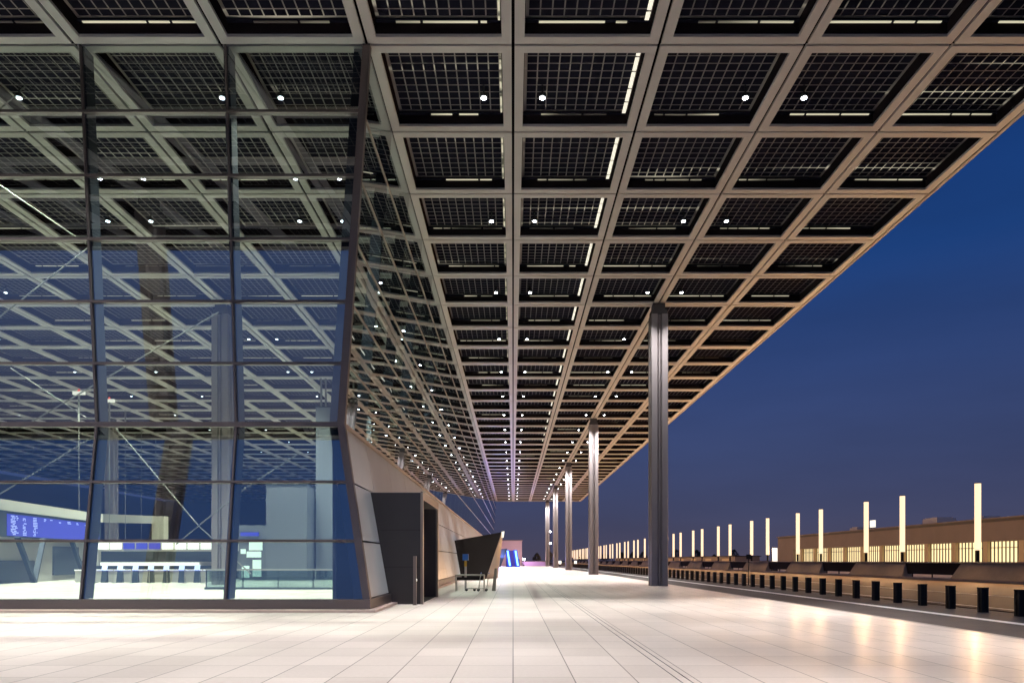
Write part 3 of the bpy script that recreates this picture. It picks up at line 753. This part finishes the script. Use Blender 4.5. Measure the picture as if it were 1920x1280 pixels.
for k in range(14):
    x = 16 + k * 9 + random.uniform(-2, 2); yy = 420 + random.uniform(0, 60); h = random.uniform(5, 9)
    t = thing('distant_tree', (x, yy, -.17), 'dark distant tree on the horizon beyond the road, %s from the columns' % nth(k + 1), 'tree', 'trees on the horizon')
    MB().tube((0, 0, 0), (0, 0, h * .5), .25, n=7, r2=.12).build('trunk', 'ground', t)
    cb = MB()
    for q in range(260):
        a = random.uniform(0, 6.283); rr = random.random() ** .5 * h * .42; zz = random.uniform(.3, 1) * h; rr *= math.sin(min(1, (1.03 - zz / h) * 1.8) * 1.57)
        c = Vector((rr * math.cos(a), rr * math.sin(a), zz)); s_ = random.uniform(.25, .6)
        u = Vector((random.gauss(0, 1), random.gauss(0, 1), random.gauss(0, 1))).normalized(); w_ = u.orthogonal().normalized()
        cb.quad([c - u * s_, c + w_ * s_, c + u * s_, c - w_ * s_])
    cb.build('crown', 'ground', t)

# ------------------------------------------------------------------ inside the hall
ki = thing('check_in_kiosk', (-40, 57, .1), 'cream check-in island wall carrying the long blue board', 'kiosk')
def kb(mb, name, mats, o, parent, label=None):
    mb.v = [tuple(Vector(p) - o) for p in mb.v]; q = mb.build(name, mats, parent)
    if label: q['label'] = label
    return q
ok_ = Vector((-40, 57, .1))
A = Vector((-35.6, 50, 0)); B = Vector((-37.9, 66, 0)); dv = (B - A); nv = Vector((dv.y, -dv.x, 0)).normalized()
def along(t, out, z): p = A + dv * t + nv * out; return (p.x, p.y, z)
def slab(t0, t1, o0, o1, z0, z1, mi=0, mb=None):
    mb = mb or MB()
    return mb.hexa([along(t0, o0, z0), along(t1, o0, z0), along(t1, o1, z0), along(t0, o1, z0)], [along(t0, o0, z1), along(t1, o0, z1), along(t1, o1, z1), along(t0, o1, z1)], mi)
kb(slab(-.25, 1, -6, -.5, .1, 5.95), 'wall', 'cream', ok_, ki)
kb(slab(-.25, 1.02, -.5, .15, 5.25, 6.0), 'fascia', 'cream', ok_, ki)
for t0, t1, z1 in ((.02, .34, 1.75), (.52, .80, 2.9), (.84, .95, 1.7)):
    kb(slab(t0, t1, -.499, -.42, .11 if z1 < 2 else .55, z1), 'counter_opening', 'navy', ok_, ki)
bd = thing('departure_board', (-36, 56, 3.5), 'long blue lit flight display board hung on the cream island wall', 'display board')
ob = Vector((-36, 56, 3.5))
kb(slab(-.02, 1.0, -.30, .05, 3.42, 5.24), 'casing', 'navy', ob, bd)
scn = kb(slab(.04, .98, .052, .07, 3.5, 5.05), 'screen', 'board_blue', ob, bd)
tx = MB(); rnd = random.Random(5)
for c, (t, wd) in enumerate(((.07, .07), (.17, .04), (.26, .05), (.36, .03), (.42, .03), (.50, .04), (.60, .05), (.70, .04), (.80, .04), (.88, .04))):
    rows_n = 12 if c < 3 else 2
    for r_ in range(rows_n):
        if rnd.random() < .12 and c > 0: continue
        z = 4.92 - r_ * .118; ww = wd * rnd.uniform(.55, 1)
        nch = max(2, int(ww / .008))
        for ch in range(nch):
            if rnd.random() < .15: continue
            slab(t + ch * .008, t + ch * .008 + .0055, .071, .075, z - .035, z + .035, mb=tx)
kb(tx, 'lettering', 'board_text', ob, scn)
for vi, (x0, lab) in enumerate(((.10, 'dark V shaped prop under the blue board, before the low opening'), (.62, 'dark V shaped prop under the blue board, before the tall opening'))):
    vv = thing('display_prop', (0, 0, 0), lab, 'support', 'V shaped props under the blue board')
    c = Vector(along(x0 + .10, .6, .1)); vv.location = c
    for t_ in (-.10, .13):
        MB().bar((0, 0, 0), tuple(Vector(along(x0 + .10 + t_, .25, 3.4)) - c), .34, .2).build('leg', 'navy', vv)
# second island frame
fr = thing('island_frame', (-45, 88, .1), 'cream inverted L shaped frame of the second check-in island', 'frame')
of = Vector((-45, 88, .1))
kb(MB().hexa([(-58, 84, 6.4), (-44.8, 90, 6.4), (-45.3, 91, 6.4), (-58.5, 85, 6.4)], [(-58, 84, 7.6), (-44.8, 90, 7.3), (-45.3, 91, 7.3), (-58.5, 85, 7.6)]), 'top_beam', 'cream', of, fr)
kb(MB().box(-45.3, -43.8, 90.2, 91.4, .1, 7.3), 'upright', 'cream', of, fr)
# counters
co = thing('check_in_counter', (-27, 56, .1), 'long cream check-in counter row with strip lights and small blue screens', 'counter')
oc = Vector((-27, 56, .1))
kb(MB().box(-33, -23.5, 56.5, 57, .1, 3.35), 'back_wall', 'cream', oc, co)
kb(MB().box(-32.3, -23.6, 56.4, 56.497, 1.65, 2.45), 'dark_niche', 'navy', oc, co)
kb(MB().box(-32.3, -24.6, 56.3, 56.398, 1.35, 1.60), 'light_strip', 'strip', oc, co)
kb(MB().box(-32.6, -23.3, 55.8, 56.5, 2.46, 3.3), 'fascia', 'cream', oc, co)
sc_i = 0
x = -32.2
while x < -24:
    kb(MB().box(x, x + .85, 55.72, 55.797, 2.62, 3.1), 'screen', 'board_blue' if -31 < x < -27.5 else 'strip', oc, co); x += 1.0
kb(MB().box(-33, -23.2, 54.2, 55.0, .1, .98), 'front', 'cream', oc, co)
kb(MB().box(-33, -23.2, 54.1, 55.1, .981, 1.05), 'worktop', 'sign_white', oc, co)
kb(MB().box(-32.6, -23.4, 56.2, 56.5, 1.06, 1.34), 'conveyor_panel', 'navy', oc, co)
for k in range(8):
    x = -31.6 + k * 1.15
    if k == 0:
        q = thing('self_service_machine', (x, 53.6, .1), 'slim white self service machine before the counters, first from the cream island', 'check-in machine', 'self service machines before the counters')
        MB().hexa([(-.22, -.12, 0), (.22, -.12, 0), (.22, .18, 0), (-.22, .18, 0)], [(-.18, .0, .92), (.18, .0, .92), (.18, .16, .92), (-.18, .16, .92)]).build('cabinet', 'navy', q)
        MB().hexa([(-.20, -.04, .921), (.20, -.04, .921), (.20, .02, .921), (-.20, .02, .921)], [(-.20, .10, 1.32), (.20, .10, 1.32), (.20, .14, 1.32), (-.20, .14, 1.32)]).build('touch_screen', 'board_text' , q)
        m0 = q
    else:
        q = copy_tree(m0); q.location = (x, 53.6, .1); q['label'] = 'slim white self service machine before the counters, %s from the cream island' % nth(k + 1)
for k in range(7):
    x = -30.5 + k * 1.3
    if k == 0:
        q = thing('queue_post', (x, 52.6, .1), 'dark queue post with belt before the counters, first from the cream island', 'queue post', 'queue posts before the check-in counters')
        MB().tube((0, 0, 0), (0, 0, .03), .16, n=14).build('base', 'navy', q); MB().tube((0, 0, .031), (0, 0, .98), .03, n=10).build('pole', 'steel', q)
        MB().box(.03, 1.27, -.003, .003, .88, .93).build('belt', 'board_blue', q)
        m1 = q
    else:
        q = copy_tree(m1); q.location = (x, 52.6, .1); q['label'] = 'dark queue post with belt before the counters, %s from the cream island' % nth(k + 1)
cl = thing('kiosk_canopy', (-24.5, 62, .1), 'small cream roofed booth behind the check-in counters', 'booth')
MB().box(-2.5, 2.2, 0, 3, 2.5, 3.1).build('roof', 'cream', cl); MB().box(-2.3, -2.1, .2, .4, 0, 2.499).box(1.9, 2.1, .2, .4, 0, 2.499).build('support_frame', 'navy', cl)
MB().box(-2.0, 1.8, 2.2, 2.6, 0, 2.0).build('back_panel', 'hallwall', cl)
# balustrade
ba = thing('glass_balustrade', (-13.4, 41, .1), 'glass balustrade with pale handrail behind the corner glazing', 'railing')
MB().box(-4.1, 4.2, -.04, .04, 1.08, 1.17).build('handrail', 'rod', ba)
MB().box(-4.1, 4.2, -.012, .012, .12, 1.07).build('glass_infill', 'clear', ba)
MB().box(-4.15, 4.25, -.10, .10, 0, .119).build('base_rail', 'navy', ba)
for x in (-4.1, -2, 0, 2, 4.1): MB().box(x - .03, x + .03, .02, .07, .12, 1.079).build('post', 'navy', ba)
sh = thing('shop_front', (-22, 60, .1), 'small bright greenish shop front beyond the balustrade', 'shop')
MB().box(-1.0, 1.3, .3, .6, 0, 4.6).build('wall', 'hallwall', sh)
for (x0, x1, z0, z1) in ((-.1, 1.0, 2.5, 3.4), (-.3, .9, 1.9, 2.4), (.2, .9, .3, 1.7), (-.7, -.1, .2, 1.2), (-.8, -.4, 2.2, 2.6)):
    MB().box(x0, x1, .2, .297, z0, z1).build('display_window', 'shop', sh)
MB().box(-.8, .7, .15, .296, 3.7, 4.0).build('sign_strip', 'board_blue', sh)
for x0, x1, y, h, lab, nm in ((-20.6, -17.2, 60, 7.9, 'broad blue grey partition standing behind the balustrade', 'partition_wall'),
                          (-17.0, -13.2, 62, 14.8, 'tall dark service core rising behind the corner glazing', 'service_core')):
    s = thing(nm, ((x0 + x1) / 2, y, .1), lab, 'wall'); w_ = (x1 - x0) / 2
    MB().box(-w_, w_, 0, 2.6 if h < 10 else 5, 0, h).build('wall', 'hallwall', s)
    MB().box(-w_ - .04, w_ + .04, -.04, 2.64 if h < 10 else 5.04, h, h + .12).build('coping', 'navy', s)
    if h > 10:
        for x in (-1.6, -1.2, .8, 1.2): MB().box(x, x + .12, .3, .5, h + .121, h + 2.6).build('light_slat', 'rod', s)
# white red-tipped masts added in place of shapes reflected in the glazing
for k, (px_, py_) in enumerate(((148, 730), (205, 745), (235, 752), (265, 765), (292, 772))):
    Yd = 70 + k * 9; X = (px_ - 962) / f * Yd; Z = 1.75 + (1050 - py_) / f * Yd
    m_ = thing('reflection_mast', (X, Yd, .1), 'slim white red tipped stand-in for a shape reflected in the glazing, %s of the row' % nth(k + 1), 'mast', 'stand-ins for shapes reflected in the glazing')
    MB().tube((0, 0, 0), (0, 0, Z - .6), .03).tube((0, 0, Z - 3.4), (0, 0, Z - .601), .10).build('pole', 'rod', m_)
    MB().box(-.55, .55, -.15, .15, Z - .599, Z - .3).build('lamp_head', 'sign_white', m_)
    MB().tube((0, 0, Z - .299), (0, 0, Z - .05), .14, n=8, r2=.06).build('reflected_tip', 'tip', m_) if 'tip' in M else None
